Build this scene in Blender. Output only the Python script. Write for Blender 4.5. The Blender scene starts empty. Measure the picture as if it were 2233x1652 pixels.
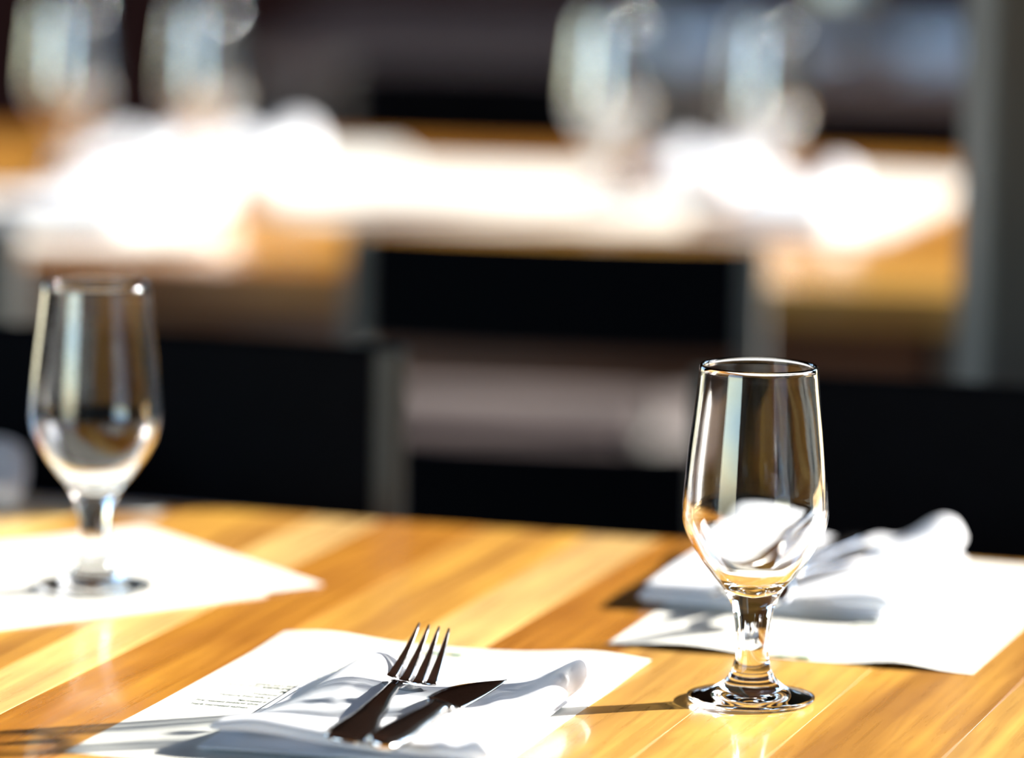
import bpy, bmesh, math, random
from mathutils import Vector, Matrix
from math import sin, cos, pi, radians, exp, sqrt
random.seed(7)
C = bpy.context.scene.collection
SC = bpy.context.scene

# ------------------------------------------------------------------ camera
F, PITCH, ROLL = 11500.0, 0.139, radians(1.05)
ZT = 0.75                       # table height
ZC = ZT + 0.527                 # camera height
CX, CY = 1116.5, 826.0
FW = Vector((0, cos(PITCH), -sin(PITCH)))
RT = Vector((1, 0, 0))
UP = Vector((0, sin(PITCH), cos(PITCH)))
r2 = RT * cos(ROLL) + UP * sin(ROLL)
u2 = -RT * sin(ROLL) + UP * cos(ROLL)
CAM = Vector((0, 0, ZC))
cd = bpy.data.cameras.new('camera')
cam = bpy.data.objects.new('camera', cd)
C.objects.link(cam)
m = Matrix((r2, u2, -FW)).transposed().to_4x4()
m.translation = CAM
cam.matrix_world = m
cd.sensor_width = 36.0
cd.lens = F / 2233.0 * 36.0
cd.clip_start, cd.clip_end = 0.05, 200
cd.dof.use_dof = True
cd.dof.focus_distance = 2.615
cd.dof.aperture_fstop = 3.0
SC.camera = cam

# ------------------------------------------------------------------ light
SUN_AZ, SUN_EL = Vector((0.936, 0.351)), radians(23.5)
sd = bpy.data.lights.new('sun', 'SUN')
sd.energy = 17.0
sd.color = (1.0, 0.95, 0.87)
sd.angle = radians(0.9)
sd.cycles.is_caustics_light = True
sun = bpy.data.objects.new('sun', sd)
C.objects.link(sun)
sv = Vector((SUN_AZ.x * cos(SUN_EL), SUN_AZ.y * cos(SUN_EL), sin(SUN_EL)))
sun.rotation_euler = sv.to_track_quat('Z', 'Y').to_euler()
sun.location = sv * 12
w = bpy.data.worlds.new('world')
SC.world = w
w.use_nodes = True
wn, wl = w.node_tree.nodes, w.node_tree.links
bg = wn['Background']
sky = wn.new('ShaderNodeTexSky')
sky.sky_type = 'NISHITA'
sky.sun_disc = False
sky.sun_elevation = SUN_EL
sky.sun_rotation = math.atan2(SUN_AZ.x, SUN_AZ.y)
sky.air_density, sky.dust_density, sky.ozone_density = 1.0, 0.5, 2.2
wl.new(sky.outputs[0], bg.inputs[0])
bg.inputs[1].default_value = 1.05

SC.view_settings.view_transform = 'Standard'
SC.view_settings.look = 'None'
SC.view_settings.exposure = 0.2
SC.view_settings.gamma = 1.0
SC.view_settings.use_curve_mapping = False
SC.cycles.max_bounces = 16
SC.cycles.transmission_bounces = 14
SC.cycles.glossy_bounces = 6
SC.cycles.diffuse_bounces = 5
SC.cycles.caustics_reflective = True
SC.cycles.caustics_refractive = True
SC.cycles.blur_glossy = 0.3
SC.cycles.sample_clamp_indirect = 400.0
SC.cycles.use_denoising = True

# ------------------------------------------------------------------ helpers
def ray(px, py):
    u, v = px - CX, CY - py
    return FW + r2 * (u / F) + u2 * (v / F)

def at(px, py, z=ZT):           # point at height z seen at a pixel of the photograph
    d = ray(px, py)
    return CAM + d * ((z - ZC) / d.z)

def aty(px, py, y):             # point at depth y seen at a pixel of the photograph
    d = ray(px, py)
    return CAM + d * (y / d.y)

def tag(o, label=None, cat=None, group=None, kind=None):
    if label: o['label'] = label
    if cat: o['category'] = cat
    if group: o['group'] = group
    if kind: o['kind'] = kind
    return o

def empty(name, loc, rz=0.0):
    o = bpy.data.objects.new(name, None)
    C.objects.link(o)
    o.location = loc
    o.rotation_euler = (0, 0, rz)
    o.empty_display_size = 0.05
    return o

def mesh_obj(name, bm, mat, parent=None, smooth=False):
    bmesh.ops.recalc_face_normals(bm, faces=bm.faces[:])
    me = bpy.data.meshes.new(name)
    bm.to_mesh(me)
    bm.free()
    if mat: me.materials.append(mat)
    if smooth:
        for p in me.polygons: p.use_smooth = True
    o = bpy.data.objects.new(name, me)
    C.objects.link(o)
    if parent: o.parent = parent
    return o

def box(bm, c, s, rz=0.0, bev=0.0):
    M = Matrix.Translation(Vector(c)) @ Matrix.Rotation(rz, 4, 'Z') @ Matrix.Diagonal((s[0], s[1], s[2], 1))
    g = bmesh.ops.create_cube(bm, size=1.0, matrix=M)
    if bev > 0:
        es = list({e for v in g['verts'] for e in v.link_edges})
        bmesh.ops.bevel(bm, geom=es, offset=bev, segments=2, profile=0.5, affect='EDGES')

def lathe(bm, prof, seg=72, center=(0, 0, 0)):
    c = Vector(center)
    rings = []
    for r, z in prof:
        if r < 1e-6:
            rings.append([bm.verts.new(c + Vector((0, 0, z)))])
        else:
            rings.append([bm.verts.new(c + Vector((r * cos(2 * pi * k / seg), r * sin(2 * pi * k / seg), z))) for k in range(seg)])
    for a, b in zip(rings, rings[1:]):
        for k in range(seg):
            k2 = (k + 1) % seg
            if len(a) == 1 and len(b) == 1: continue
            if len(a) == 1: bm.faces.new((a[0], b[k], b[k2]))
            elif len(b) == 1: bm.faces.new((a[k], b[0], a[k2]))
            else: bm.faces.new((a[k], b[k], b[k2], a[k2]))

def sweep(bm, pts, sect):
    """sect(i) gives the ring of 3D points at station i; rings are skinned and capped."""
    rings = [[bm.verts.new(p) for p in sect(i)] for i in range(len(pts))]
    n = len(rings[0])
    for a, b in zip(rings, rings[1:]):
        for k in range(n):
            bm.faces.new((a[k], a[(k + 1) % n], b[(k + 1) % n], b[k]))
    bm.faces.new(rings[0][::-1])
    bm.faces.new(rings[-1])

def tube(bm, pts, rad, n=10):
    pts = [Vector(p) for p in pts]
    def sect(i):
        d = (pts[min(i + 1, len(pts) - 1)] - pts[max(i - 1, 0)]).normalized()
        a = d.orthogonal().normalized() if abs(d.z) > 0.9 else d.cross(Vector((0, 0, 1))).normalized()
        b = d.cross(a)
        return [pts[i] + (a * cos(2 * pi * k / n) + b * sin(2 * pi * k / n)) * rad for k in range(n)]
    sweep(bm, pts, sect)

def smooth(x, a=0.0, b=1.0):
    t = max(0.0, min(1.0, (x - a) / (b - a)))
    return t * t * (3 - 2 * t)

def spline(ctrl, n):
    """Catmull-Rom through (r, z) control points."""
    out = []
    P = [ctrl[0]] + list(ctrl) + [ctrl[-1]]
    for i in range(1, len(P) - 2):
        for k in range(n):
            t = k / n
            out.append(tuple(0.5 * ((2 * P[i][j]) + (-P[i-1][j] + P[i+1][j]) * t + (2*P[i-1][j] - 5*P[i][j] + 4*P[i+1][j] - P[i+2][j]) * t*t
                       + (-P[i-1][j] + 3*P[i][j] - 3*P[i+1][j] + P[i+2][j]) * t**3) for j in range(len(P[0]))))
    out.append(tuple(ctrl[-1]))
    return out

# ------------------------------------------------------------------ materials
def new_mat(name):
    mt = bpy.data.materials.new(name)
    mt.use_nodes = True
    return mt, mt.node_tree.nodes, mt.node_tree.links, mt.node_tree.nodes['Principled BSDF']

def plain(name, col, rough=0.5, metal=0.0, spec=0.5, noise=0.0, scale=30, bump=0.0):
    mt, n, l, b = new_mat(name)
    b.inputs['Base Color'].default_value = (*col, 1)
    b.inputs['Roughness'].default_value = rough
    b.inputs['Metallic'].default_value = metal
    b.inputs['Specular IOR Level'].default_value = spec
    if noise or bump:
        tc = n.new('ShaderNodeTexCoord'); nz = n.new('ShaderNodeTexNoise')
        nz.inputs['Scale'].default_value = scale; nz.inputs['Detail'].default_value = 6
        l.new(tc.outputs['Object'], nz.inputs['Vector'])
        if noise:
            mx = n.new('ShaderNodeMix'); mx.data_type = 'RGBA'
            mx.inputs['A'].default_value = (*[c * (1 - noise) for c in col], 1)
            mx.inputs['B'].default_value = (*[min(1, c * (1 + noise)) for c in col], 1)
            l.new(nz.outputs['Fac'], mx.inputs['Factor']); l.new(mx.outputs['Result'], b.inputs['Base Color'])
        if bump:
            bp = n.new('ShaderNodeBump'); bp.inputs['Strength'].default_value = bump; bp.inputs['Distance'].default_value = 0.002
            l.new(nz.outputs['Fac'], bp.inputs['Height']); l.new(bp.outputs['Normal'], b.inputs['Normal'])
    return mt

def wood(name, rough=0.28, coat=0.5, stretch=(14, 0.55, 14)):
    """Grain runs along the object's local Y; the plank's own tone comes from the object colour."""
    mt, n, l, b = new_mat(name)
    tc = n.new('ShaderNodeTexCoord'); oi = n.new('ShaderNodeObjectInfo')
    mp = n.new('ShaderNodeMapping'); mp.inputs['Scale'].default_value = stretch
    off = n.new('ShaderNodeVectorMath'); off.operation = 'ADD'
    mul = n.new('ShaderNodeMath'); mul.operation = 'MULTIPLY'; mul.inputs[1].default_value = 37.0
    l.new(oi.outputs['Random'], mul.inputs[0])
    l.new(tc.outputs['Object'], off.inputs[0]); l.new(mul.outputs[0], off.inputs[1])
    l.new(off.outputs[0], mp.inputs['Vector'])
    n1 = n.new('ShaderNodeTexNoise'); n1.inputs['Scale'].default_value = 1.6; n1.inputs['Detail'].default_value = 5; n1.inputs['Distortion'].default_value = 0.8
    n2 = n.new('ShaderNodeTexNoise'); n2.inputs['Scale'].default_value = 11; n2.inputs['Detail'].default_value = 8; n2.inputs['Distortion'].default_value = 0.4
    n3 = n.new('ShaderNodeTexNoise'); n3.inputs['Scale'].default_value = 9; n3.inputs['Detail'].default_value = 3
    for q in (n1, n2): l.new(mp.outputs[0], q.inputs['Vector'])
    l.new(off.outputs[0], n3.inputs['Vector'])
    def ramp(src, a, b_, lo, hi):
        mr = n.new('ShaderNodeMapRange'); mr.inputs[1].default_value = a; mr.inputs[2].default_value = b_
        mr.inputs[3].default_value = lo; mr.inputs[4].default_value = hi
        l.new(src, mr.inputs[0]); return mr.outputs[0]
    f1 = ramp(n1.outputs['Fac'], 0.3, 0.7, 0.66, 1.22)
    f2 = ramp(n2.outputs['Fac'], 0.35, 0.65, 0.88, 1.08)
    f3 = ramp(n3.outputs['Fac'], 0.35, 0.65, 0.90, 1.08)
    m1 = n.new('ShaderNodeMath'); m1.operation = 'MULTIPLY'; l.new(f1, m1.inputs[0]); l.new(f2, m1.inputs[1])
    m2 = n.new('ShaderNodeMath'); m2.operation = 'MULTIPLY'; l.new(m1.outputs[0], m2.inputs[0]); l.new(f3, m2.inputs[1])
    # darker grain is also redder: raise the colour to a power
    gm = n.new('ShaderNodeVectorMath'); gm.operation = 'SCALE'
    l.new(oi.outputs['Color'], gm.inputs[0]); l.new(m2.outputs[0], gm.inputs['Scale'])
    hs = n.new('ShaderNodeHueSaturation')
    hr = ramp(m2.outputs[0], 0.6, 1.3, 0.488, 0.508); l.new(hr, hs.inputs['Hue'])
    l.new(gm.outputs[0], hs.inputs['Color']); l.new(hs.outputs[0], b.inputs['Base Color'])
    b.inputs['Roughness'].default_value = rough
    rr = ramp(n2.outputs['Fac'], 0.3, 0.7, rough - 0.05, rough + 0.1); l.new(rr, b.inputs['Roughness'])
    b.inputs['Coat Weight'].default_value = coat
    b.inputs['Coat Roughness'].default_value = 0.07
    bp = n.new('ShaderNodeBump'); bp.inputs['Strength'].default_value = 0.08; bp.inputs['Distance'].default_value = 0.001
    l.new(n2.outputs['Fac'], bp.inputs['Height']); l.new(bp.outputs['Normal'], b.inputs['Normal'])
    return mt

M_wood = wood('table_wood')
M_apron = plain('apron_wood', (0.11, 0.042, 0.016), 0.5, noise=0.3, scale=12)
def glass_mat(name, rough):
    mt, n, l, b = new_mat(name)
    b.inputs['Base Color'].default_value = (0.985, 0.995, 0.99, 1)
    b.inputs['Transmission Weight'].default_value = 1.0
    b.inputs['Roughness'].default_value = rough
    b.inputs['IOR'].default_value = 1.46
    return mt
M_glass = glass_mat('clear_glass', 0.0)  # front

def far_glass_mat():
    """glass too blurred to show its refraction: clear, bright reflections of sun and sky on every surface"""
    mt, n, l, b = new_mat('clear_glass_far')
    out = n['Material Output']
    b.inputs['Transmission Weight'].default_value = 1.0; b.inputs['IOR'].default_value = 1.45; b.inputs['Roughness'].default_value = 0.08
    tr = n.new('ShaderNodeBsdfTransparent'); gl = n.new('ShaderNodeBsdfGlossy'); gl.inputs['Roughness'].default_value = 0.10
    m1 = n.new('ShaderNodeMixShader'); m1.inputs[0].default_value = 0.10
    l.new(tr.outputs[0], m1.inputs[1]); l.new(b.outputs[0], m1.inputs[2])
    lw = n.new('ShaderNodeFresnel'); lw.inputs[0].default_value = 1.5
    ad = n.new('ShaderNodeMath'); ad.operation = 'MULTIPLY_ADD'; ad.inputs[1].default_value = 1.5; ad.inputs[2].default_value = 0.42
    l.new(lw.outputs[0], ad.inputs[0])
    m2 = n.new('ShaderNodeMixShader'); l.new(ad.outputs[0], m2.inputs[0])
    l.new(m1.outputs[0], m2.inputs[1]); l.new(gl.outputs[0], m2.inputs[2]); l.new(m2.outputs[0], out.inputs['Surface'])
    return mt
M_glass_far = far_glass_mat()
M_glass_mid = glass_mat('clear_glass_wiped', 0.05)

def paper_mat():
    mt, n, l, b = new_mat('menu_paper')
    b.inputs['Base Color'].default_value = (0.76, 0.755, 0.70, 1)
    b.inputs['Roughness'].default_value = 0.6
    b.inputs['Specular IOR Level'].default_value = 0.25
    return mt
M_paper = paper_mat()
M_kraft = plain('buff_paper', (0.80, 0.66, 0.55), 0.7, spec=0.1)

def cloth_mat():
    mt, n, l, b = new_mat('napkin_cloth')
    out = n['Material Output']
    b.inputs['Base Color'].default_value = (0.80, 0.82, 0.86, 1)
    b.inputs['Roughness'].default_value = 0.75
    b.inputs['Specular IOR Level'].default_value = 0.2
    b.inputs['Sheen Weight'].default_value = 0.15
    tc = n.new('ShaderNodeTexCoord'); wv = n.new('ShaderNodeTexWave')
    wv.inputs['Scale'].default_value = 420; wv.bands_direction = 'DIAGONAL'
    l.new(tc.outputs['Object'], wv.inputs['Vector'])
    bp = n.new('ShaderNodeBump'); bp.inputs['Strength'].default_value = 0.12; bp.inputs['Distance'].default_value = 0.0004
    l.new(wv.outputs['Fac'], bp.inputs['Height']); l.new(bp.outputs['Normal'], b.inputs['Normal'])
    tr = n.new('ShaderNodeBsdfTranslucent'); tr.inputs['Color'].default_value = (0.85, 0.87, 0.92, 1)
    mx = n.new('ShaderNodeMixShader'); mx.inputs[0].default_value = 0.22
    l.new(b.outputs[0], mx.inputs[1]); l.new(tr.outputs[0], mx.inputs[2]); l.new(mx.outputs[0], out.inputs['Surface'])
    return mt
M_cloth = cloth_mat()

def steel_mat():
    mt, n, l, b = new_mat('polished_steel')
    b.inputs['Base Color'].default_value = (0.62, 0.60, 0.58, 1)
    b.inputs['Metallic'].default_value = 1.0
    tc = n.new('ShaderNodeTexCoord'); nz = n.new('ShaderNodeTexNoise'); nz.inputs['Scale'].default_value = 900; nz.inputs['Detail'].default_value = 4
    l.new(tc.outputs['Object'], nz.inputs['Vector'])
    mr = n.new('ShaderNodeMapRange'); mr.inputs[1].default_value = 0.3; mr.inputs[2].default_value = 0.7; mr.inputs[3].default_value = 0.08; mr.inputs[4].default_value = 0.2
    l.new(nz.outputs['Fac'], mr.inputs[0]); l.new(mr.outputs[0], b.inputs['Roughness'])
    bp = n.new('ShaderNodeBump'); bp.inputs['Strength'].default_value = 0.05; bp.inputs['Distance'].default_value = 0.0002
    l.new(nz.outputs['Fac'], bp.inputs['Height']); l.new(bp.outputs['Normal'], b.inputs['Normal'])
    return mt
M_steel = steel_mat()
M_frame = plain('chair_steel', (0.15, 0.15, 0.138), 0.5, metal=0.2, spec=0.3)
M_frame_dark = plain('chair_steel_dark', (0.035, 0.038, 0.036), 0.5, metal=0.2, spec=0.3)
M_seat = plain('taupe_seat', (0.055, 0.042, 0.041), 0.8, spec=0.1, noise=0.15, scale=40)
M_slat = plain('black_slat', (0.002, 0.0026, 0.004), 0.7, spec=0.03, noise=0.3, scale=60)
M_ink = plain('menu_ink', (0.03, 0.06, 0.04), 0.7, spec=0.1)
M_inkg = plain('green_ink', (0.09, 0.20, 0.08), 0.7, spec=0.1)
M_inky = plain('yellow_ink', (0.45, 0.42, 0.12), 0.7, spec=0.1)
M_floor = plain('concrete_floor', (0.20, 0.165, 0.15), 0.5, noise=0.25, scale=3, bump=0.1)
M_wall = plain('dark_red_wall', (0.016, 0.0042, 0.003), 0.8, spec=0.05, noise=0.3, scale=2)
M_wallr = plain('dark_grey_wall', (0.03, 0.028, 0.026), 0.7, noise=0.2, scale=3)
M_blocker = plain('blocker_green', (0.03, 0.05, 0.02), 0.8, noise=0.5, scale=6)  # for the unseen wall added against the low sky
M_ceil = plain('brown_ceiling', (0.17, 0.078, 0.042), 0.6, noise=0.3, scale=4)
M_post = plain('pillar_paint', (0.075, 0.07, 0.058), 0.6, noise=0.15, scale=8)

# ------------------------------------------------------------------ room shell
def shell(name, c, s, mat, bev=0.0):
    bm = bmesh.new(); box(bm, c, s, 0, bev)
    return tag(mesh_obj(name, bm, mat), kind='structure')
shell('floor', (0, 4, -0.05), (9, 18, 0.1), M_floor)
shell('ceiling', (-0.3, 4.6, 3.05), (6.0, 13.2, 0.1), M_ceil)
shell('wall_back', (0, 11.1, 1.5), (9, 0.2, 3.0), M_wall)
shell('wall_left', (-3.2, 3.4, 1.5), (0.2, 4.8, 3.0), M_wall)
bm = bmesh.new()                                              # unseen wall added behind the camera to cut sky fill; open on its left
box(bm, (-0.1, -1.9, 1.5), (5.6, 0.2, 3.0))
tag(mesh_obj('wall_front_blocker', bm, M_wallr), kind='structure')
bm = bmesh.new()                                              # unseen right wall, two bays shaped to admit sun and limit sky reflections
box(bm, (2.6, 8.05, 1.5), (0.2, 2.1, 3.0)); box(bm, (2.6, 4.75, 1.5), (0.2, 0.4, 3.0)); box(bm, (2.6, 0.7, 1.5), (0.2, 5.0, 3.0))
box(bm, (2.6, 3.875, 0.20), (0.2, 1.35, 0.40)); box(bm, (2.6, 5.975, 0.20), (0.2, 2.05, 0.40))
box(bm, (2.6, 3.875, 2.85), (0.2, 1.35, 0.30)); box(bm, (2.6, 5.975, 2.85), (0.2, 2.05, 0.30))
tag(mesh_obj('wall_right', bm, M_wallr), kind='structure')
shell('wall_outer_blocker', (9.0, 6.0, 1.5), (0.3, 16.0, 3.0), M_blocker)  # unseen wall added outside to block the bright horizon sky

# ------------------------------------------------------------------ tables
def plank(parent, u0, u1, v0, v1, col, z0=-0.032, gap=0.0001):
    bm = bmesh.new()
    L = abs(v1 - v0)
    g = bmesh.ops.create_cube(bm, size=1.0, matrix=Matrix.Diagonal((u1 - u0 - gap, L, -z0, 1)))
    bmesh.ops.bevel(bm, geom=bm.edges[:], offset=0.00025, segments=1, profile=0.5, affect='EDGES')
    o = mesh_obj('plank', bm, M_wood, parent)
    o.location = ((u0 + u1) / 2, (v0 + v1) / 2, z0 / 2)
    o.color = (*col, 1)
    return o

LIGHT, MID, ORANGE = (0.80, 0.52, 0.18), (0.60, 0.305, 0.056), (0.47, 0.195, 0.024)
GOLD = (0.68, 0.385, 0.088)
T1A = -math.atan2(0.277, 0.961)
T1 = empty('wooden_table', (-0.117, 3.152, ZT), T1A)
tag(T1, 'honey-coloured plank table in the foreground with the sharp water glass on it', 'table')
U1, V1 = Vector((cos(T1A), sin(T1A), 0)), Vector((-sin(T1A), cos(T1A), 0))
planks = [(-.60, -.52, MID), (-.52, -.44, LIGHT), (-.44, -.36, ORANGE), (-.36, -.27, MID), (-.27, -.19, ORANGE), (-.19, -.135, LIGHT), (-.135, -.075, MID),
          (-.075, 0, MID), (0, .0415, LIGHT), (.0415, .105, ORANGE), (.105, .171, MID), (.171, .215, LIGHT), (.215, .285, ORANGE),
          (.285, .36, GOLD), (.36, .42, GOLD), (.42, .50, MID), (.50, .57, GOLD), (.57, .65, ORANGE), (.65, .72, LIGHT), (.72, .80, MID)]
for k, (a, b, c) in enumerate(planks):
    plank(T1, a, b, -0.95, 0.0 + random.uniform(-0.0015, 0.0015), c)
def legs(T, pts, h, s, mat, name='leg'):
    for x, y in pts:
        bm = bmesh.new(); box(bm, (0, 0, -h / 2), (s, s, h), 0, 0.002)
        o = mesh_obj(name, bm, mat, T); o.location = (x, y, -0.032)
legs(T1, [(-.54, -.06), (.74, -.06), (-.54, -.89), (.74, -.89)], ZT - 0.032, 0.06, M_frame)
for (cx, cy, sx, sy) in ((.1, -.06, 1.22, .022), (.1, -.89, 1.22, .022), (-.54, -.475, .022, .76), (.74, -.475, .022, .76)):
    bm = bmesh.new(); box(bm, (0, 0, 0), (sx, sy, .06), 0, .002)
    o = mesh_obj('apron', bm, M_apron, T1); o.location = (cx, cy, -.063)

# table in the middle distance: local x along its length, y away from the camera
T2A = -math.atan2(0.156, 0.988)
T2 = empty('wooden_table', (0.425, 4.325, ZT), T2A)
tag(T2, 'blurred orange plank table behind the black chairs, laid with four glasses', 'table')
def T2P(x, y, z=0.0):
    return T2.matrix_basis @ Vector((x, y, z))
bands = [(0, .10, GOLD), (.10, .21, MID), (.21, .32, ORANGE), (.32, .43, MID), (.43, .54, ORANGE), (.54, .65, MID), (.65, .76, ORANGE), (.76, .87, MID), (.87, .98, ORANGE), (.98, 1.08, ORANGE)]
for k, (a, b, c) in enumerate(bands):
    for x0, x1, cc in ((-1.7, -.33, ORANGE if k == 0 else c), (-.33, 0, c)):
        o = plank(T2, -(b - a) / 2, (b - a) / 2, x0, x1, cc)
        o.rotation_euler.z = -pi / 2
        o.location = ((x0 + x1) / 2, (a + b) / 2, -0.016)
legs(T2, [(-.06, .10), (-1.62, .10), (-.02, .98), (-1.62, .98)], ZT - 0.032, 0.035, M_frame)
for (cx, cy, sx, sy) in ((-.84, .10, 1.5, .022), (-.84, .98, 1.5, .022), (-.06, .54, .022, .84), (-1.62, .54, .022, .84)):
    bm = bmesh.new(); box(bm, (0, 0, 0), (sx, sy, .075), 0, .002)
    o = mesh_obj('apron', bm, M_apron, T2); o.location = (cx, cy, -.07)

# table far behind, in the shade
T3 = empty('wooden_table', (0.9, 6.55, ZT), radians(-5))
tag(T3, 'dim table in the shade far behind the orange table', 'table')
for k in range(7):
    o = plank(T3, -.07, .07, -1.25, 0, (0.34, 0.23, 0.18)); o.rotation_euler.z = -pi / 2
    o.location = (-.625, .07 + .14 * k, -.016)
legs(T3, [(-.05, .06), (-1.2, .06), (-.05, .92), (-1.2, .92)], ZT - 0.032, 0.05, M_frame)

# ------------------------------------------------------------------ pillar at the right
bm = bmesh.new()
pl = aty(2152, 500, 3.43)
box(bm, (pl.x + 0.11, 3.43 + 0.11, 1.5), (0.22, 0.22, 3.0), 0, 0.006)
tag(mesh_obj('trim_1', bm, M_post), kind='structure')

# ------------------------------------------------------------------ chairs
def chair(loc, rz, label, wid=0.35, top=0.83, facing=-1, gap=0.09, slat=0.095, post_top=0.0, fm=None):
    fm = fm or M_frame
    """Origin on the floor midway between the rear posts; the seat extends to local y * facing."""
    t = empty('black_chair', (loc[0], loc[1], 0), rz)
    tag(t, label, 'chair')
    P = 0.018
    for sx in (-1, 1):
        bm = bmesh.new(); box(bm, (0, 0, 0), (P, P, top + post_top), 0, 0.003)
        o = mesh_obj('rear_post', bm, fm, t); o.location = (sx * wid / 2, 0, (top + post_top) / 2)
        bm = bmesh.new(); box(bm, (0, 0, 0), (P, P, 0.44), 0, 0.003)
        o = mesh_obj('front_leg', bm, fm, t); o.location = (sx * wid / 2, facing * 0.40, 0.22)
        bm = bmesh.new(); box(bm, (0, 0, 0), (P * .8, 0.40, P), 0, 0.002)
        o = mesh_obj('side_rail', bm, fm, t); o.location = (sx * wid / 2, facing * 0.20, 0.425)
    def slat_mesh(h):
        bm = bmesh.new()
        n = 12
        pts = [Vector(((k / n - .5) * (wid - P), facing * -0.012 * (1 - (2 * k / n - 1) ** 2), 0)) for k in range(n + 1)]
        def sect(i):
            p = pts[i]; T = 0.006; e = 0.004
            return [p + Vector((0, -T, -h/2 + e)), p + Vector((0, -T, h/2 - e)), p + Vector((0, -T + e, h/2)), p + Vector((0, T - e, h/2)),
                    p + Vector((0, T, h/2 - e)), p + Vector((0, T, -h/2 + e)), p + Vector((0, T - e, -h/2)), p + Vector((0, -T + e, -h/2))]
        sweep(bm, pts, sect)
        return bm
    o = mesh_obj('back_slat', slat_mesh(slat), M_slat, t); o.location = (0, 0, top - slat / 2)
    h2 = 0.12
    o = mesh_obj('back_slat', slat_mesh(h2), M_slat, t); o.location = (0, 0, top - slat - gap - h2 / 2)
    bm = bmesh.new(); box(bm, (0, 0, 0), (wid - .004, 0.42, 0.022), 0, 0.008)
    o = mesh_obj('seat', bm, M_seat, t); o.location = (0, facing * 0.205, 0.447)
    return t

def behind_edge(px, dist, T, U, off):   # point on a line parallel to a table edge (offset off along V), seen at pixel column px
    d = ray(px, 800); d = Vector((d.x, d.y))
    n = Vector((-U.y, U.x)); k = n.dot(Vector((T.x, T.y))) + off
    return d * (k / n.dot(d))

W = 0.35
pA = behind_edge(852, 0, Vector((-0.117, 3.152)), U1, 0.085)
cA = Vector((pA.x, pA.y, 0)) - U1 * (W / 2)
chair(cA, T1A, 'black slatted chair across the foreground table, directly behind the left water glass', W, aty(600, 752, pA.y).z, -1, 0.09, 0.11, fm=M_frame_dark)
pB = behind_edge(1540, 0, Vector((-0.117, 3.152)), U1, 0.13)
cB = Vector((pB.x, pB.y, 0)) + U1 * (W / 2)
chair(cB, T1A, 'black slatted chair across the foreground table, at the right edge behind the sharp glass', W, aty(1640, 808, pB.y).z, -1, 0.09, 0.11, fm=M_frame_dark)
U2, V2 = Vector((cos(T2A), sin(T2A), 0)), Vector((-sin(T2A), cos(T2A), 0))
pC = aty(1648, 520, 4.10)
WC = (1648 - 760) / F * 4.1
cC = Vector((pC.x, pC.y, 0)) - U2 * (WC / 2)
chair(cC, T2A, 'black slatted chair with grey posts drawn up to the near side of the orange table', WC, aty(1200, 518, 4.12).z, 1, 0.075, 0.09)
pE = aty(22, 490, 4.22)
chair(Vector((pE.x, pE.y, 0)) - U2 * 0.18, T2A, 'chair at the left picture edge of which only a grey rear post shows', 0.36, pE.z, 1, 0.075, 0.09)
pF = aty(1060, 150, 5.72)
chair(Vector((pF.x + .02, pF.y, 0)), T2A, 'black chair on the far side of the orange table, left of the third blurred glass', 0.36, pF.z, -1, 0.08, 0.10)
pG = aty(1930, 262, 5.56)
chair(Vector((pG.x - .02, pG.y, 0)), T2A, 'black chair on the far side of the orange table, beside the grey pillar', 0.30, pG.z, -1, 0.08, 0.10, post_top=0.06)

# ------------------------------------------------------------------ drinking glasses
S = 0.17 / 734.0
outer_px = [(0, 128), (75, 136), (155, 146), (235, 154), (285, 158), (318, 159), (348, 154), (380, 140), (415, 118), (450, 92), (478, 68), (503, 54),
            (533, 43.5), (573, 37.5), (613, 35.8), (640, 39), (662, 46), (682, 60), (697, 82), (708, 112), (716, 134)]
Hpx = 734.0
def zz(y): return (Hpx - y) * S
out_prof = spline([(r * S, zz(y * 1.012)) for y, r in outer_px], 5)
rim_r = 128 * S
inner_px = [(12, 121), (75, 128), (155, 138), (235, 146.5), (285, 150), (318, 150), (348, 143.5), (380, 128), (415, 105), (445, 80), (462, 62), (474, 42), (483, 22), (488, 0)]
inn_prof = spline([(r * S, zz(y * 1.012)) for y, r in inner_px], 5)
foot = [(139 * S, zz(722)), (139 * S, zz(728)), (135 * S, zz(732.5)), (128 * S, zz(734)), (112 * S, zz(734)), (100 * S, zz(731)), (60 * S, zz(727)), (25 * S, zz(725)), (0, zz(724.5))]
rimarc = [(124.5 * S, zz(-3.5)), (121.5 * S, zz(-2)), (120.3 * S, zz(3))]
prof = foot[::-1] + out_prof[::-1] + rimarc + inn_prof
prof[-1] = (0.0, prof[-1][1])
bm = bmesh.new(); lathe(bm, prof, 96)
GL = mesh_obj('water_glass', bm, M_glass, smooth=True)
def put_glass(p, label, first=False, mat=None):
    o = GL if first else GL.copy()
    if not first: C.objects.link(o)
    if mat:
        o.material_slots[0].link = 'OBJECT'; o.material_slots[0].material = mat
    o.location = (p.x, p.y, p.z + 0.0004)
    tag(o, label, 'glass', 'water glasses')
    return o
put_glass(at(1637, 1528), 'clear short-stemmed water glass in sharp focus standing on bare wood at right', True)
put_glass(at(206, 1288) + Vector((0, 0, 0.0012)), 'soft-focus clear water glass standing on the left menu sheet', mat=M_glass_mid)
for px, py, lb in ((150, 402, 'strongly blurred water glass on the orange table, leftmost of four'),
                   (440, 412, 'strongly blurred water glass on the orange table, second from left'),
                   (1326, 438, 'strongly blurred water glass on the orange table, third from left'),
                   (1660, 455, 'strongly blurred water glass on the orange table, rightmost of four')):
    put_glass(at(px, py), lb, mat=M_glass_far)
put_glass(Vector((0.42, 6.75, ZT)), 'dim blurred water glass on the shaded table at the back', mat=M_glass_far)

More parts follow.
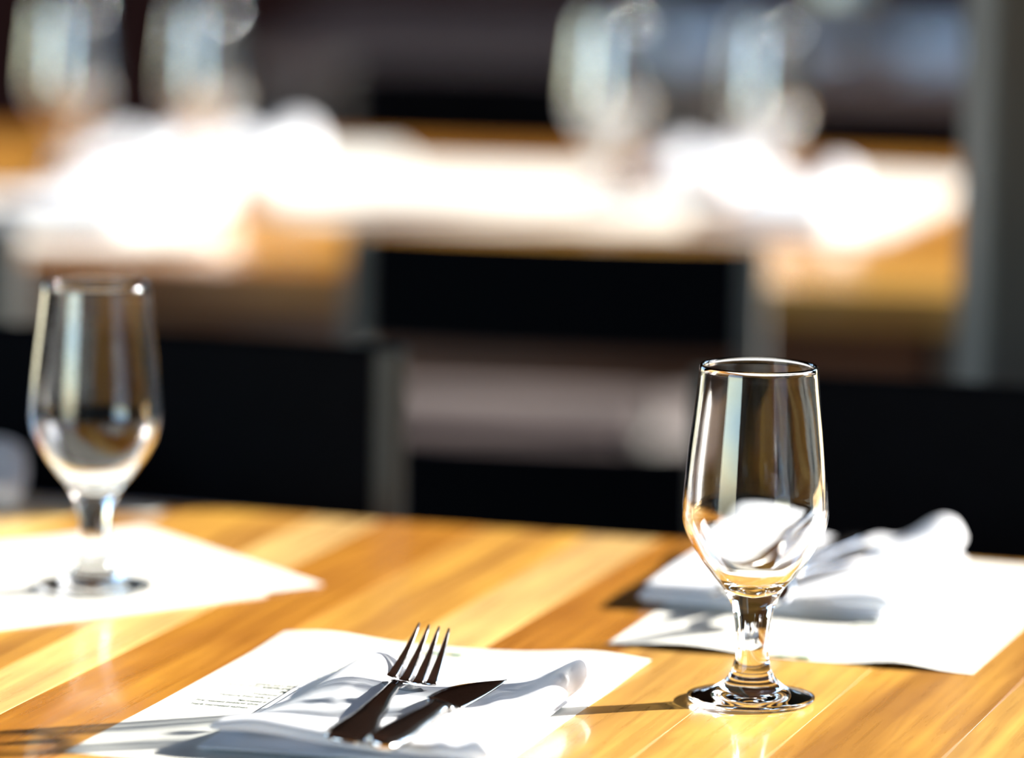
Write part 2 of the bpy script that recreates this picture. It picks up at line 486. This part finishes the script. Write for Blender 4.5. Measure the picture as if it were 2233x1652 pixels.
# ------------------------------------------------------------------ menu sheets
def sheet(name, P, lift, thick=0.00015, nx=24, ny=28, z=0.0):
    """P: near-left, near-right, far-left corners (ground points); lift(s, t) raises the paper."""
    A, B, D = [Vector((p[0], p[1], 0)) for p in P]
    o0 = A.copy()
    e1, e2 = B - A, D - A
    bm = bmesh.new()
    def grid(off):
        return [[bm.verts.new(e1 * (i / nx) + e2 * (j / ny) + Vector((0, 0, lift(i / nx, j / ny) + off))) for i in range(nx + 1)] for j in range(ny + 1)]
    g, h = grid(thick), grid(0)
    for j in range(ny):
        for i in range(nx):
            bm.faces.new((g[j][i], g[j][i+1], g[j+1][i+1], g[j+1][i]))
            bm.faces.new((h[j][i], h[j+1][i], h[j+1][i+1], h[j][i+1]))
    for i in range(nx):
        bm.faces.new((g[0][i], h[0][i], h[0][i+1], g[0][i+1])); bm.faces.new((g[ny][i], g[ny][i+1], h[ny][i+1], h[ny][i]))
    for j in range(ny):
        bm.faces.new((g[j][0], g[j+1][0], h[j+1][0], h[j][0])); bm.faces.new((g[j][nx], h[j][nx], h[j+1][nx], g[j+1][nx]))
    o = mesh_obj(name, bm, M_paper, smooth=False)
    o.location = (o0.x, o0.y, ZT + 0.0001 + z)
    o['_e1'] = list(e1); o['_e2'] = list(e2)
    return o

def flat(P): return Vector((P.x, P.y, 0))
nl, fl, fr = flat(at(140, 1640)), flat(at(622, 1384)), flat(at(1420, 1446))
nr = nl + (fr - fl)
def lift1(s, t):
    return 0.0035 * smooth(t, .80, 1) * exp(-((s - .12) / .14) ** 2) + 0.004 * smooth(t, .7, 1) * exp(-((s - .85) / .16) ** 2)
MENU1 = sheet('menu_sheet', (nl, nr, fl), lift1)
tag(MENU1, 'white printed menu under the front napkin, fork and knife', 'menu', 'menus on the foreground table')
nl2, nr2 = flat(at(1325, 1405)), flat(at(2120, 1470))
side = Vector((0.277, 0.961, 0)) * 0.33
def lift2(s, t):
    return 0.0035 * smooth(1 - t, .75, 1) * (exp(-((s - .22) / .16) ** 2) + 0.9 * exp(-((s - .80) / .10) ** 2))
MENU2 = sheet('menu_sheet', (nl2, nr2, nl2 + side), lift2)
tag(MENU2, 'white printed menu behind the sharp glass, under the right napkin', 'menu', 'menus on the foreground table')
R3 = flat(at(705, 1278))
d3 = Vector((-0.764, -0.645, 0)); q3 = Vector((-0.53, 0.848, 0))
def lift3(s, t): return 0.0015 * smooth(s, .9, 1)
MENU3b = sheet('menu_sheet', (R3 + Vector((-.030, -.032, 0)) + d3 * 0.33, R3 + Vector((-.030, -.032, 0)), R3 + Vector((-.030, -.032, 0)) + d3 * 0.33 + q3 * 0.216), lambda s, t: 0.0, thick=0.0008)
tag(MENU3b, 'lower menu sheet of the pair under the left glass, its edge showing', 'menu', 'menus on the foreground table')
MENU3 = sheet('menu_sheet', (R3 + d3 * 0.33, R3, R3 + d3 * 0.33 + q3 * 0.216), lambda s, t: 0.0, z=0.0009)
tag(MENU3, 'upper menu sheet lying under the foot of the left glass', 'menu', 'menus on the foreground table')
p4 = flat(at(335, 1125))
MENU4 = sheet('menu_sheet', (p4 - U1 * 0.3 - V1 * 0.0 , p4, p4 - U1 * 0.3 + V1 * 0.028), lambda s, t: 0.0, z=0.0, ny=4)
tag(MENU4, 'shaded menu edge at the far left corner of the foreground table', 'menu', 'menus on the foreground table')

# --- printing on the menus (flat ink, slightly proud of the paper)
def text_on(menu, s, px_or_t, txt, size, mat, name='printed_line', lift=0.0003, bold=0.0, rot=0.0, align='LEFT', shear=0.0):
    cu = bpy.data.curves.new('txt', 'FONT')
    cu.body = txt; cu.size = size; cu.align_x = align; cu.offset = bold; cu.resolution_u = 2
    to = bpy.data.objects.new('txt', cu)
    dg = bpy.context.evaluated_depsgraph_get()
    C.objects.link(to); dg.update()
    me = bpy.data.meshes.new_from_object(to.evaluated_get(dg))
    bpy.data.objects.remove(to); bpy.data.curves.remove(cu)
    me.materials.clear(); me.materials.append(mat)
    o = bpy.data.objects.new(name, me); C.objects.link(o); o.parent = menu
    e1, e2 = Vector(menu['_e1']), Vector(menu['_e2'])
    o.location = e1 * s + e2 * px_or_t + Vector((0, 0, lift))
    o.rotation_euler.z = math.atan2(e1.y, e1.x) + rot
    return o
def menu_coords(menu, px, py):
    p = at(px, py, menu.location.z) - Vector(menu.location)
    e1, e2 = Vector(menu['_e1']), Vector(menu['_e2'])
    return p.dot(e1) / e1.length_squared, p.dot(e2) / e2.length_squared
for px, py, tx, sz, bd, mt in ((567, 1493, 'ENSALADA BET', 0.0030, 0.00004, M_ink), (507, 1493, 'Roasted beets, arugula, goa', 0.0029, 0, M_ink), (582, 1501, 'with mint vi', 0.0029, 0, M_ink),
                           (619, 1511, 'Pla', 0.0042, 0.00012, M_ink), (560, 1514, 'Traditional', 0.0030, 0, M_ink), (486, 1515, 'Tempura fried tofu, tr', 0.0030, 0, M_ink),
                           (527, 1528, 'Marinated p', 0.0030, 0, M_ink), (434, 1527, 'Fire roasted poblano chile', 0.0030, 0, M_ink), (423, 1535, 'Herb marinated salmon', 0.0030, 0, M_ink)):
    s, t = menu_coords(MENU1, px, py)
    text_on(MENU1, s, t, tx, sz * 1.05, mt, bold=bd + 0.00009).scale.y = 1.5
def ink_lines(menu, rows, mat, rng, flip=False):
    """rows of word-length strokes: print too soft in the photograph to read"""
    e1, e2 = Vector(menu['_e1']), Vector(menu['_e2'])
    L1, L2 = e1.length, e2.length
    x, y = e1.normalized(), e2.normalized()
    for (t, s0, s1, hgt) in rows:
        bm = bmesh.new(); s = s0
        while s < s1:
            wl_ = rng.uniform(0.015, 0.05); e = min(s + wl_, s1)
            p = x * (s * L1) + y * (t * L2) + Vector((0, 0, 0.00035)); q = x * (e * L1) + y * (t * L2) + Vector((0, 0, 0.00035)); hh = y * hgt
            bm.faces.new([bm.verts.new(v) for v in (p, q, q + hh, p + hh)])
            s = e + 0.012
        o = mesh_obj('printed_line', bm, mat, menu)
rg = random.Random(3)
rows = []
for k in range(9):
    t = 0.90 - 0.028 * k; wv = rg.uniform(.20, .36)
    rows.append((t, .28 - wv / 2, .28 + wv / 2, 0.0016))
for k in range(6):
    t = 0.86 - 0.03 * k; wv = rg.uniform(.18, .3)
    rows.append((t, .70 - wv / 2, .70 + wv / 2, 0.0016))
ink_lines(MENU1, rows, M_inkg, rg)
rows = [(0.10 + 0.03 * k, .70 - rg.uniform(.1, .16), .70 + rg.uniform(.1, .16), 0.0016) for k in range(8)] + [(0.34 + 0.03 * k, .74 - rg.uniform(.1, .16), .74 + rg.uniform(.1, .16), 0.0016) for k in range(8)]
ink_lines(MENU2, rows, M_inkg, rg)
def emblem(menu, s, t, k=1):
    e1, e2 = Vector(menu['_e1']), Vector(menu['_e2']); x, y = e1.normalized(), e2.normalized()
    c = x * (s * e1.length) + y * (t * e2.length) + Vector((0, 0, 0.0045 if k < 0 else 0.0008))
    def leaf(cx, cy, lx, ly, ang, mat):
        bm = bmesh.new(); n = 14; vs = []
        for i in range(n):
            a = 2 * pi * i / n; px_, py_ = lx * cos(a), ly * sin(a) * (1 - 0.5 * abs(cos(a)))
            vs.append(bm.verts.new(c + x * (cx + px_ * cos(ang) - py_ * sin(ang)) * k + y * (cy + px_ * sin(ang) + py_ * cos(ang)) * k))
        bm.faces.new(vs); o = mesh_obj('emblem', bm, mat, menu)
    leaf(-.006, 0, .005, .004, .6, M_inkg); leaf(.006, 0, .005, .004, -.6, M_inkg); leaf(0, .001, .004, .0035, 0, M_inky); leaf(-.011, -.001, .003, .003, .2, M_inky)
s_, t_ = menu_coords(MENU1, 992, 1428); emblem(MENU1, s_, t_)
s_, t_ = menu_coords(MENU2, 1735, 1430); emblem(MENU2, s_, t_)

# menus on the orange table (blurred)
t2n = [0]
def t2menu(px, py, w, d, rz, label):
    t2n[0] += 1
    c = flat(at(px, py)); a = T2A + rz
    x, y = Vector((cos(a), sin(a), 0)), Vector((-sin(a), cos(a), 0))
    o = sheet('menu_sheet', (c - x * w / 2 - y * d / 2, c + x * w / 2 - y * d / 2, c - x * w / 2 + y * d / 2), lambda s, t: 0.0, nx=2, ny=2, thick=0.0004, z=0.0006 * t2n[0])
    tag(o, label, 'menu', 'menus on the orange table')
t2menu(1030, 425, 0.215, 0.50, 0.02, 'cream menu lying mid-table between the two pairs of blurred glasses')
t2menu(760, 400, 0.17, 0.60, 0.30, 'cream menu beside the tall blurred napkin on the orange table')
t2menu(1440, 468, 0.216, 0.25, 0.0, 'menu at the near edge of the orange table, below the third blurred glass')
t2menu(1850, 452, 0.17, 0.52, -0.12, 'menu near the right end of the orange table by the pillar')
t2menu(150, 480, 0.216, 0.42, 0.35, 'menu under the leftmost blurred glass on the orange table')

# ------------------------------------------------------------------ napkins
def napkin(p, rz, Wn, Ln, hfun, label, group, layers=2, nx=56, ny=64):
    """A folded cloth: a lower folded layer and a loose upper one, thick rounded fold edges all round."""
    bm = bmesh.new()
    def slab(x0, x1, y0, y1, zb, zt, rot=0.0):
        top = []; bot = []
        for j in range(ny + 1):
            rt, rb = [], []
            for i in range(nx + 1):
                # denser near the edges so that the folds round off
                s = 0.5 - 0.5 * cos(pi * i / nx); t = 0.5 - 0.5 * cos(pi * j / ny)
                x = x0 + (x1 - x0) * s; y = y0 + (y1 - y0) * t
                xs, ys = x * cos(rot) - y * sin(rot), x * sin(rot) + y * cos(rot)
                e = min(1.0, (min(s, 1 - s) * (x1 - x0)) / 0.006); f = min(1.0, (min(t, 1 - t) * (y1 - y0)) / 0.006)
                k = sqrt(max(0, 1 - (1 - e) ** 2)) * sqrt(max(0, 1 - (1 - f) ** 2))
                lo, hi = zb(xs / Wn + .5, ys / Ln), zt(xs / Wn + .5, ys / Ln)
                mid = (lo + hi) / 2
                rt.append(bm.verts.new((xs, ys, mid + (hi - mid) * k))); rb.append(bm.verts.new((xs, ys, mid - (mid - lo) * k)) if 0 < i < nx and 0 < j < ny else rt[-1])
            top.append(rt); bot.append(rb)
        for j in range(ny):
            for i in range(nx):
                bm.faces.new((top[j][i], top[j][i+1], top[j+1][i+1], top[j+1][i]))
                q = [bot[j][i], bot[j+1][i], bot[j+1][i+1], bot[j][i+1]]
                bm.faces.new(q)
    hfun(slab)
    o = mesh_obj('cloth_napkin', bm, M_cloth, smooth=True)
    o.location = p; o.rotation_euler.z = rz
    tag(o, label, 'napkin', group)
    return o

def g(x, c, w): return exp(-((x - c) / w) ** 2)
def front_napkin(slab):
    low = lambda s, t: 0.0004 + 0.0006 * sin(5 * s)
    mid = lambda s, t: 0.0035 + 0.003 * g(s, .0, .2) * g(t, .0, .2) + 0.003 * g(s, 1, .2) * smooth(t, .3, 1) - .0015 * g(s, 0, .1) * smooth(t, .1, .4) + .004 * g(s, .22, .22) * (1 - smooth(t, 0, .25))
    def top(s, t):
        h = 0.0105 + 0.0005 * sin(9 * t + 4 * s)
        h += 0.0045 * g(s, .2, .25) * (1 - smooth(t, 0, .28))
        h -= 0.0065 * g(s, 0, .10) * smooth(t, .12, .4)       # thin left edge
        c = .17 + .05 * t
        h += (0.001 + 0.0065 * smooth(t, .3, 1.0)) * g(s, c, .10)
        h += (0.0015 + 0.0095 * smooth(t, .25, .9)) * g(s, .985, .12)
        h -= 0.0022 * g(s, .5, .16) * smooth(t, .0, .7)
        h += 0.0014 * g(s + .25 * t, .96, .035) * (1 - smooth(t, .6, .9)) + 0.0012 * g(s + .3 * t, .84, .03) * (1 - smooth(t, .55, .8))
        return h
    Wn, Ln = 0.140, 0.182
    slab(-Wn / 2 - .004, Wn / 2 - .004, -0.004, Ln * .97, low, lambda s, t: min(mid(s, t), .0036) - 0.0006, 0.02)
    slab(-Wn / 2, Wn / 2, 0, Ln, mid, top)
nA = flat(at(757, 1662))
napkin((nA.x, nA.y, ZT + 0.0012), T1A, 0.140, 0.182, front_napkin, 'white folded cloth napkin in front carrying the fork and knife', 'cloth napkins')

def right_napkin(slab):
    low = lambda s, t: 0.0004
    mid = lambda s, t: 0.006 + 0.0015 * sin(5 * s + 4 * t) + 0.003 * g(s, 0, .2)
    def top(s, t):
        h = 0.012 + 0.0008 * sin(7 * t + 5 * s)
        h += (0.003 + 0.005 * smooth(t, .4, 1.0)) * g(s, .9, .14)
        h += 0.006 * smooth(t, .5, 1) * g(s, .12, .2)
        h += 0.009 * smooth(t, .8, 1.0) * g(s, .93, .12)
        h -= 0.003 * g(s, .5, .14)
        h += 0.003 * g(s - .3 * t, .35, .05)
        return h
    Wn, Ln = 0.14, 0.20
    slab(-Wn / 2 - .003, Wn / 2 - .002, -0.003, Ln * .98, low, lambda s, t: mid(s, t) - .0006, -.02)
    slab(-Wn / 2, Wn / 2, 0, Ln, mid, top)
pR = flat(at(1672, 1340))
napkin((pR.x, pR.y, ZT + 0.0012), T1A, 0.14, 0.20, right_napkin, 'white folded napkin with dark cutlery on the right menu behind the sharp glass', 'cloth napkins')

def small_napkin(slab):
    low = lambda s, t: 0.0003
    def top(s, t):
        return 0.018 + 0.020 * smooth(t, .2, 1) * g(s, .8, .3) + 0.012 * g(s, .15, .2) * smooth(t, .1, .9) + .001 * sin(9 * s + 7 * t)
    slab(-.06, .06, 0, .2, low, top)
NB = None
pL = flat(at(-30, 1118))
NB = napkin((pL.x - .028, pL.y, ZT + 0.0012), T1A + 0.3, 0.12, 0.20, small_napkin, 'shaded pale blue napkin cut by the left picture edge on the foreground table', 'cloth napkins', nx=24, ny=26)
NB.scale = (.8, .35, .9)
for px, py, rz, sc, sz, lb in ((478, 396, -.12, .80, 1.1, 'blurred white napkin just right of the second blurred glass'),
                       (232, 392, -.12, .78, .95, 'blurred white napkin directly behind the second blurred glass'),
                       (115, 503, -.25, 1.15, 1.0, 'blurred white napkin at the near edge of the orange table, far left'),
                       (1490, 428, -.1, .76, 1.1, 'blurred white napkin between the third and fourth blurred glasses'),
                       (1700, 500, -.05, .80, 1.1, 'blurred white napkin just right of the fourth blurred glass')):
    o = NB.copy(); C.objects.link(o)
    p = at(px, py); o.location = (p.x, p.y, ZT + 0.0036); o.rotation_euler.z = T2A + rz; o.scale = (sc, sc, sz)
    tag(o, lb, 'napkin', 'cloth napkins on the orange table')
for x, y, lb in ((0.30, 6.72, 'dim napkin at the left end of the shaded back table'), (0.62, 6.70, 'dim napkin at the right end of the shaded back table')):
    o = NB.copy(); C.objects.link(o); o.location = (x, y, ZT + 0.001); o.rotation_euler.z = 0.2; o.scale = (1.2, 1.2, 1.2)
    tag(o, lb, 'napkin', 'cloth napkins on the back table')
def t3sheet(x, y, w_, d_, lb):
    o = sheet('menu_sheet', ((x - w_/2, y - d_/2), (x + w_/2, y - d_/2), (x - w_/2, y + d_/2)), lambda s, t: 0.0, nx=2, ny=2, thick=0.0006)
    o.data.materials[0] = M_kraft
    tag(o, lb, 'menu', 'menus on the back table')
t3sheet(0.33, 7.0, 0.24, .5, 'grey-looking menu on the shaded back table, left of two')
t3sheet(0.60, 6.98, 0.22, .5, 'grey-looking menu on the shaded back table, right of two')

# ------------------------------------------------------------------ fork and knife
def frame(p0, p1, roll):
    """matrix with local Y from p0 to p1 and local Z up, rolled about Y"""
    y = (p1 - p0).normalized(); x = y.cross(Vector((0, 0, 1))).normalized(); z = x.cross(y)
    Mx = Matrix((x, y, z)).transposed().to_4x4()
    Mx = Mx @ Matrix.Rotation(roll, 4, 'Y'); Mx.translation = p0
    return Mx

def loft(bm, stations):
    """stations: (y, x_centre, z, half_width, thickness, crown, slope) -> lens-shaped strips"""
    n = 9
    rings = []
    for (y, xc, z, hw, th, cr) in stations:
        top = [Vector((xc + hw * (2 * k / (n - 1) - 1), y, z + th / 2 * (1 - abs(2 * k / (n - 1) - 1) ** 4) + cr * (1 - (2 * k / (n - 1) - 1) ** 2))) for k in range(n)]
        bot = [Vector((xc + hw * (1 - 2 * k / (n - 1)) * .995, y, z - th / 2 * (1 - abs(1 - 2 * k / (n - 1)) ** 4) - 1e-5 + cr * (1 - (1 - 2 * k / (n - 1)) ** 2))) for k in range(n)]
        rings.append([bm.verts.new(v) for v in top + bot])
    m_ = len(rings[0])
    for a, b in zip(rings, rings[1:]):
        for k in range(m_):
            bm.faces.new((a[k], a[(k + 1) % m_], b[(k + 1) % m_], b[k]))
    bm.faces.new(rings[0][::-1]); bm.faces.new(rings[-1])

def interp(tab, x):
    for (a, *va), (b, *vb) in zip(tab, tab[1:]):
        if x <= b:
            t = smooth(x, a, b) if b > a else 0
            return [p + (q - p) * t for p, q in zip(va, vb)]
    return list(tab[-1][1:])

# y, z, half width, thickness, crown
FK = [(0, 0, .006, .0022, .0006), (.004, 0, .0105, .0024, .0008), (.02, .0004, .0118, .0026, .0009), (.06, .0018, .0072, .003, .0008), (.10, .0042, .0040, .0036, .0006), (.116, .0050, .0034, .0038, .0005),
      (.126, .0044, .0050, .0034, .0), (.134, .0022, .0092, .0026, -.0008), (.142, -.0005, .0116, .0024, -.0018), (.150, -.0016, .0122, .0022, -.0022), (.160, -.0008, .0122, .0022, -.0020)]
def fork_z(y): return interp(FK, y)[0]
def make_fork(p0, p1, roll, label):
    Mx = frame(p0, p1, roll)
    t = empty('fork', (0, 0, 0)); t.matrix_world = Mx
    tag(t, label, 'fork', 'forks')
    bm = bmesh.new(); loft(bm, [(y, 0, *[interp(FK, y)[k] for k in range(4)]) for y in [0, .0015, .004, .01, .02, .03, .04, .05, .06, .07, .08, .09, .10, .11, .118]])
    mesh_obj('handle', bm, M_steel, t, True)
    bm = bmesh.new(); loft(bm, [(y, 0, *[interp(FK, y)[k] for k in range(4)]) for y in [.118, .123, .128, .132, .136, .14, .144, .148, .152, .156, .160]])
    mesh_obj('head', bm, M_steel, t, True)
    for k in range(4):
        x0 = (-.0104, -.0035, .0035, .0104)[k]; x1 = (-.0078, -.0026, .0026, .0078)[k]
        st = []
        for i in range(13):
            q = i / 12; y = .1585 + .046 * q
            z = -.0008 - .0008 * (k in (1, 2)) * (1 - q) + .0095 * q + .0105 * q * q
            st.append((y, x0 + (x1 - x0) * q, z, .0025 * (1 - q) ** .8 + .0006, .0022 * (1 - .45 * q), 0.0))
        bm = bmesh.new(); loft(bm, st); mesh_obj('tine', bm, M_steel, t, True)
    return t

KN = [(0, 0, .0055, .004, 0), (.006, 0, .0088, .0062, 0), (.02, 0, .0095, .0066, 0), (.06, 0, .0075, .0064, 0), (.092, 0, .0055, .006, 0), (.100, 0, .0062, .0066, 0)]
def make_knife(p0, p1, roll, label):
    Mx = frame(p0, p1, roll)
    t = empty('table_knife', (0, 0, 0)); t.matrix_world = Mx
    tag(t, label, 'knife', 'table knives')
    bm = bmesh.new(); loft(bm, [(y, 0, *[interp(KN, y)[k] for k in range(4)]) for y in [0, .002, .006, .012, .02, .03, .04, .05, .06, .07, .08, .09, .095, .10]])
    mesh_obj('handle', bm, M_steel, t, True)
    bm = bmesh.new(); loft(bm, [(.099, 0, 0, .0066, .006, 0), (.101, 0, 0, .0078, .0058, 0), (.104, 0, 0, .0078, .0046, 0), (.107, 0, 0, .0074, .0030, 0), (.110, 0, 0, .0072, .0018, 0)])
    mesh_obj('bolster', bm, M_steel, t, True)
    st = []
    for i in range(26):
        q = i / 25; y = .109 + .080 * q
        spine = -.0098 + .0196 * q ** 2.3
        edge = .0095 + .0012 * sin(pi * q)
        if q == 1: spine = edge - .0006
        st.append((y, (spine + edge) / 2, 0, max(.0003, (edge - spine) / 2), .0014, 0))
    bm = bmesh.new(); loft(bm, st); mesh_obj('blade', bm, M_steel, t, True)
    return t

pf0 = at(748, 1616, ZT + .0128)
pf1 = pf0 + Vector((.036, .197, -.001))
pf1 = pf0 + (pf1 - pf0).normalized() * 0.2
make_fork(pf0, pf1, radians(7), 'steel fork with four upturned tines lying on the front napkin')
pk0 = at(828, 1624, ZT + .0155)
pk1 = pk0 + Vector((.0305, .111, -.001))
make_knife(pk0, pk0 + (pk1 - pk0).normalized() * .2, radians(14), 'steel table knife lying right of the fork on the front napkin')
# cutlery on the right napkin points back towards the camera side
q0, q1 = at(1905, 1196, ZT + .021), at(1600, 1330, ZT + .016)
make_fork(q0, q0 + (q1 - q0).normalized() * .2, 0.0, 'blurred dark fork lying on the right napkin behind the sharp glass')
q0, q1 = at(1870, 1172, ZT + .020), at(1560, 1310, ZT + .015)
make_knife(q0, q0 + (q1 - q0).normalized() * .2, 0.0, 'blurred dark table knife lying on the right napkin')

# ------------------------------------------------------------------ refracted sunlight under the drinking glasses
for o in C.objects:
    if o.type != 'MESH': continue
    top = o.parent or o
    if o.name.startswith('water_glass'): o.cycles.is_caustics_caster = True
    elif top.name.startswith(('menu_sheet', 'cloth_napkin')) or o.name.startswith('plank'): o.cycles.is_caustics_receiver = True
